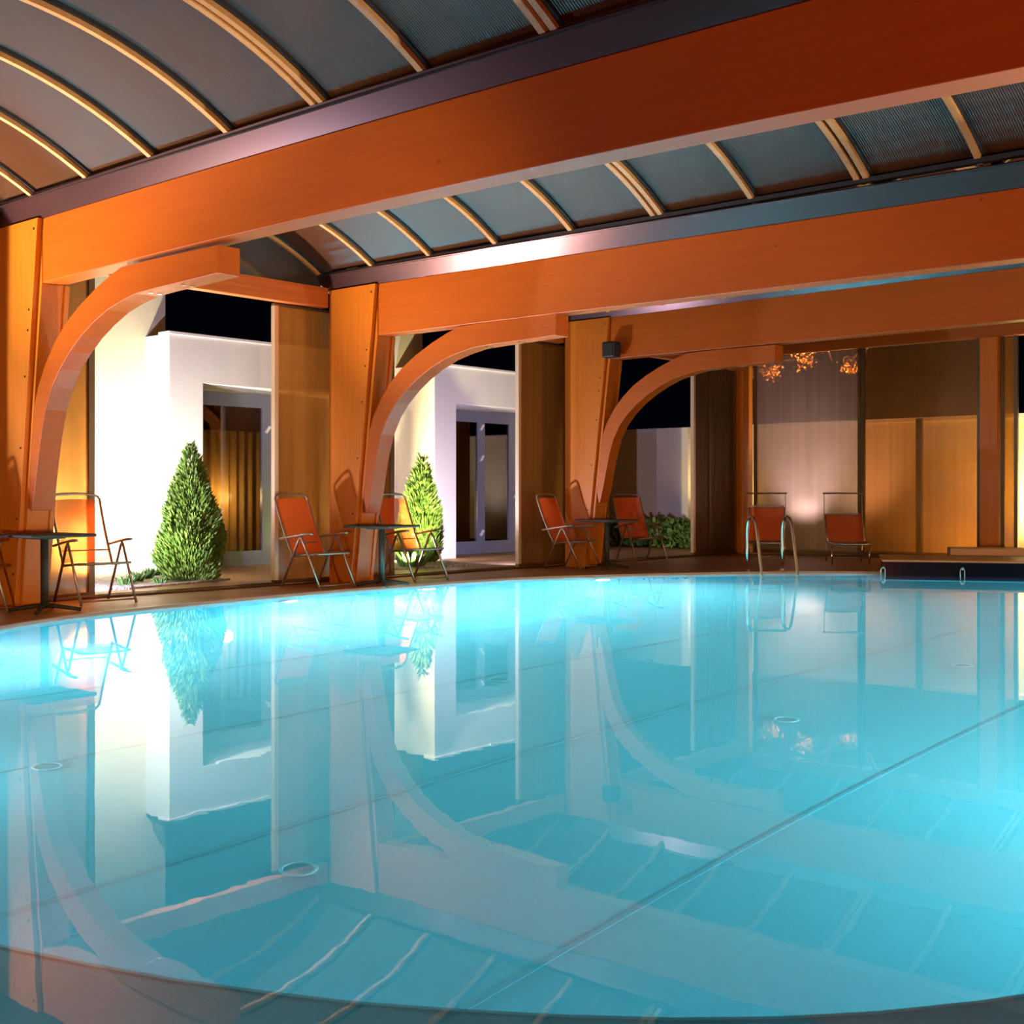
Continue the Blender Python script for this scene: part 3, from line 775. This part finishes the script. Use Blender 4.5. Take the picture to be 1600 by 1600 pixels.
# ---------------------------------------------------------------- folding chairs
def make_chair(label):
    t = thing('folding_chair', label, 'chair', group='orange folding armchairs by the pool')
    W = .27; tb = M['tube']
    bk0, bk1 = Vector((-.17, 0, .40)), Vector((-.50, 0, 1.14))
    def bp(s, y): p = bk0.lerp(bk1, s); return (p.x - .02 * math.sin(PI * s), y, p.z)
    # back frame: inverted U, top corners rounded and slightly bowed
    pts = [bp(k / 7 * .93, -W) for k in range(8)] + [bp(.975, -W + .02), bp(1.0, -W + .06), bp(1.012, -.1), bp(1.015, 0), bp(1.012, .1), bp(1.0, W - .06), bp(.975, W - .02)] + [bp(.93 - k / 7 * .93, W) for k in range(8)]
    fr = link('back_frame', T(pts, .0145), tb, t, True)
    link('cross_bar', T([bp(.20, -W), bp(.20, W)], .008), tb, fr, True)
    bm = bmesh.new(); n = 10; rows = []
    for k in range(n + 1):
        s = .03 + .89 * k / n; p = bp(s, 0); sag = -.018
        rows.append([bm.verts.new((p[0] + sag * (1 - (q / 3) ** 2) + .012, q / 3 * (W - .012), p[2] + (.012 if k == n else 0) * (1 - (q / 3) ** 2))) for q in range(-3, 4)])
    for a, b in zip(rows, rows[1:]):
        for q in range(6): bm.faces.new((a[q], a[q + 1], b[q + 1], b[q]))
    link('backrest', bm, M['fabric'], t, True)
    # seat
    sf = link('seat_frame', T([(-.19, -W, .395), (.18, -W, .425), (.27, -W + .01, .43), (.30, -W + .06, .43), (.30, W - .06, .43), (.27, W - .01, .43), (.18, W, .425), (-.19, W, .395)], .0145), tb, t, True)
    bm = bmesh.new(); rows = []
    for k in range(9):
        x = -.17 + .46 * k / 8; rows.append([bm.verts.new((x, q / 3 * (W - .01), .405 + .03 * k / 8 - .022 * (1 - (q / 3) ** 2))) for q in range(-3, 4)])
    for a, b in zip(rows, rows[1:]):
        for q in range(6): bm.faces.new((a[q], a[q + 1], b[q + 1], b[q]))
    link('seat', bm, M['fabric'], t, True)
    for s in (-1, 1):
        y = s * (W + .028)
        link('leg', T([(.33, y, .012), (.03, y, .60), (.0, y, .635)], .0145), tb, t, True)
        link('leg', T([(-.33, y, .012), (-.03, y, .60), (.0, y, .625)], .0145), tb, t, True)
        bm = T([(-.36, y, .60), (-.25, y, .615), (-.1, y, .64), (.08, y, .665), (.20, y, .672)], .015)
        for v in bm.verts: v.co.y = y + (v.co.y - y) * 1.7
        link('armrest', bm, tb, t, True)
    link('stretcher', T([(.315, -W - .02, .05), (.315, W + .02, .05)], .009), tb, t, True)
    link('stretcher', T([(-.315, -W - .02, .05), (-.315, W + .02, .05)], .009), tb, t, True)
    return t


CH = [(-.50, 6.98, -6, 'orange mesh folding chair in the nearest bay beside the square table'),
      (-.38, 9.92, 4, 'orange folding chair against the amber panel left of the middle column'),
      (-.37, 11.56, -2, 'orange mesh folding chair right of the middle table, in front of the lit wall'),
      (-.42, 15.02, 6, 'orange folding chair left of the farthest column, in profile'),
      (-.42, 16.88, -22, 'orange folding chair right of the farthest column beside the round hedge view')]
CH[-1] = (-.42, 16.88, -22, 'orange folding chair right of the farthest table, in front of the dark hedge')
ch0 = make_chair(CH[0][3]); ch0.location = (CH[0][0], CH[0][1], 0); ch0.rotation_euler.z = R(CH[0][2])
for x, y, a, lb in CH[1:]: dup(ch0, (x, y, 0), R(a), lb)
dup(ch0, (-.42, 5.50, 0), R(5), 'folding chair cut off by the left frame edge, only its front leg showing')


# ---------------------------------------------------------------- tables
def make_table(label):
    t = thing('pedestal_table', label, 'table', group='dark square pedestal tables')
    h = .35
    link('tabletop', BX((-h, -h, .730), (h, h, .762)), M['table'], t, bevel=.012)
    link('support_plate', BX((-.14, -.14, .712), (.14, .14, .730)), M['tableleg'], t)
    link('post', T([(0, 0, .04), (0, 0, .715)], .038, 16), M['tableleg'], t, True)
    for k in range(4):
        a = PI / 4 + k * PI / 2; c_, s_ = math.cos(a), math.sin(a)
        link('foot', T([(0, 0, .07), (.12 * c_, .12 * s_, .055), (.30 * c_, .30 * s_, .028), (.34 * c_, .34 * s_, .02)], .02, 8), M['tableleg'], t, True)
    return t


tb0 = make_table('dark square pedestal table in front of the nearest column at the left edge'); tb0.location = (.02, 6.13, 0); tb0.rotation_euler.z = R(4)
dup(tb0, (-.02, 10.64, 0), R(12), 'dark square pedestal table at the foot of the middle column')
dup(tb0, (-.02, 15.37, 0), R(-6), 'dark square pedestal table at the foot of the farthest column')

# ---------------------------------------------------------------- pool ladder
d_in = Vector((.83, -.55)).normalized(); d_s = Vector((.55, .83)).normalized()
P0 = Vector((1.90, 16.28))
t = thing('pool_ladder', 'chrome pool ladder with two arched handrails at the far pool edge', 'ladder', (P0.x, P0.y, 0))
for k in (0, 1):
    o = d_s * (.58 * k)
    def L(u, z): return (o.x + d_in.x * u, o.y + d_in.y * u, z)
    prof = [(0, .0), (0, .3), (0, .62), (.025, .72), (.08, .79), (.15, .815), (.22, .79), (.28, .72), (.32, .6), (.38, .35), (.44, .1), (.48, -.05), (.50, -.3), (.50, -1.0)]
    link('handrail', T([L(u, z) for u, z in prof], .021, 10), M['chrome'], t, True)
    link('flange', T([L(0, 0), L(0, .022)], .045, 14), M['chrome'], t)
for z in (-.25, -.50, -.75):
    a = d_in * .5; b_ = a + d_s * .58
    link('tread', T([(a.x, a.y, z), (b_.x, b_.y, z)], .03, 8), M['steel'], t)

# ---------------------------------------------------------------- sun loungers
def make_lounger(label, ang):
    """faces +x: foot at +x, head at -x, raised back, empty sunshade hoop"""
    t = thing('sun_lounger', label, 'sun lounger', group='orange sun loungers by the back wall')
    W = .30; z0 = .35
    link('bed_frame', T([(-.55, -W, z0), (.85, -W, z0), (.90, -W + .05, z0), (.90, W - .05, z0), (.85, W, z0), (-.55, W, z0)], .014), M['steel'], t, True)
    bm = bmesh.new(); rows = []
    for k in range(9):
        x = -.18 + 1.04 * k / 8; rows.append([bm.verts.new((x, q / 2 * (W - .01), z0 + .012 - .02 * (1 - (q / 2) ** 2))) for q in range(-2, 3)])
    for a, b in zip(rows, rows[1:]):
        for q in range(4): bm.faces.new((a[q], a[q + 1], b[q + 1], b[q]))
    link('bed_fabric', bm, M['fabric'], t, True)
    ca, sa = math.cos(ang), math.sin(ang); LB = .66
    def b(s, y, off=0): return (-.18 - s * LB * ca + off * sa, y, z0 + .01 + s * LB * sa + off * ca)
    link('back_frame', T([b(0, -W), b(.95, -W), b(1, -W + .04), b(1, W - .04), b(.95, W), b(0, W)], .013), M['steel'], t, True)
    bm = bmesh.new(); rows = []
    for k in range(9):
        s = k / 8 * 1.0; rows.append([bm.verts.new(Vector(b(s, q / 3 * (W - .008), -.02 * (1 - (q / 3) ** 2) + .012))) for q in range(-3, 4)])
    top = [bm.verts.new(Vector(b(1.03, q / 3 * (W - .008), -.02))) for q in range(-3, 4)]; rows.append(top)
    for a, c_ in zip(rows, rows[1:]):
        for q in range(6): bm.faces.new((a[q], a[q + 1], c_[q + 1], c_[q]))
    link('backrest', bm, M['fabric'], t, True)
    e = Vector(b(.97, 0))
    hp = link('sunshade_hoop', T([(e.x, -W - .015, e.z - .04), (e.x - .02, -W - .015, 1.165), (e.x - .02, W + .015, 1.165), (e.x, W + .015, e.z - .04)], .0085), M['tube'], t)
    link('hoop_bar', T([(e.x - .02, -W - .04, 1.165), (e.x - .02, W + .04, 1.165)], .014), M['tube'], hp)
    for x in (-.45, .62):
        for s in (-1, 1):
            link('leg', T([(x, s * W, z0), (x + (.06 if x > 0 else -.06), s * (W - .01), .01)], .013), M['steel'], t, True)
        link('stretcher', T([(x + (.04 if x > 0 else -.04), -W + .01, .12), (x + (.04 if x > 0 else -.04), W - .01, .12)], .009), M['steel'], t, True)
    return t


l1 = make_lounger('orange sun lounger with raised back, directly behind the pool ladder', R(62)); l1.location = (.83, 18.76, 0); l1.rotation_euler.z = R(-63)
l2 = make_lounger('dark orange sun lounger with raised back, between the ladder and the raised blue block', R(43)); l2.location = (2.08, 19.23, 0); l2.rotation_euler.z = R(-59)

# ---------------------------------------------------------------- raised navy block and slabs
P = Vector((3.64, 17.20)); D = (Vector((5.345, 18.03)) - P).normalized(); N = Vector((-D.y, D.x))
def quad(u0, u1, v0, v1): return [tuple(P + D * u + N * v) for u, v in ((u0, v0), (u1, v0), (u1, v1), (u0, v1))]
t = thing('raised_pool_block', 'low navy tiled block with pale top at the far right pool edge', 'pool block')
link('body', prism(quad(0, 5.2, 0, 1.6), -.9, .165, 'z'), M['bluetile'], t)
link('top_slab', prism(quad(-.03, 5.25, -.03, 1.65), .165, .195, 'z'), M['stone'], t, bevel=.005)
tag(link('stone_slab', prism(quad(1.05, 5.4, 1.72, 2.3), 0, .30, 'z'), M['stone'], bevel=.01), 'pink stone ledge just behind the navy pool block', 'ledge')
for (u, v), lb in zip([(-.02, -.06), (1.07, -.06)], ['small chrome grab hoop at the left corner of the navy block', 'small chrome grab hoop at the front of the navy block']):
    q = P + D * u + N * v
    t = thing('grab_hoop', lb, 'grab rail', (q.x, q.y, WZ), math.atan2(D.y, D.x), 'chrome grab hoops at the navy block')
    link('hoop', T([(-.03, 0, -.2), (-.03, 0, .08), (-.015, 0, .115), (.0, 0, .125), (.015, 0, .115), (.03, 0, .08), (.03, 0, -.2)], .009, 8), M['chrome'], t, True)
    link('clamp', T([(0, 0, .10), (0, .06, .12)], .012, 8), M['chrome'], t)

# ---------------------------------------------------------------- garden floodlight fixtures
for (x, y, tx, ty), lb in zip([(-3.45, 8.58, -4.6, 9.2), (-3.85, 13.6, -4.3, 15.6)], ['small floodlight on the gravel at the foot of the bright wall', 'small floodlight behind the third chair in the middle bay']):
    t = thing('garden_floodlight', lb, 'floodlight', (x, y, 0), math.atan2(ty - y, tx - x), 'garden floodlights')
    link('housing', BX((-.06, -.08, .10), (.0, .08, .22)), M['black'], t, bevel=.01)
    link('stake', T([(-.03, 0, 0), (-.03, 0, .11)], .012), M['black'], t)
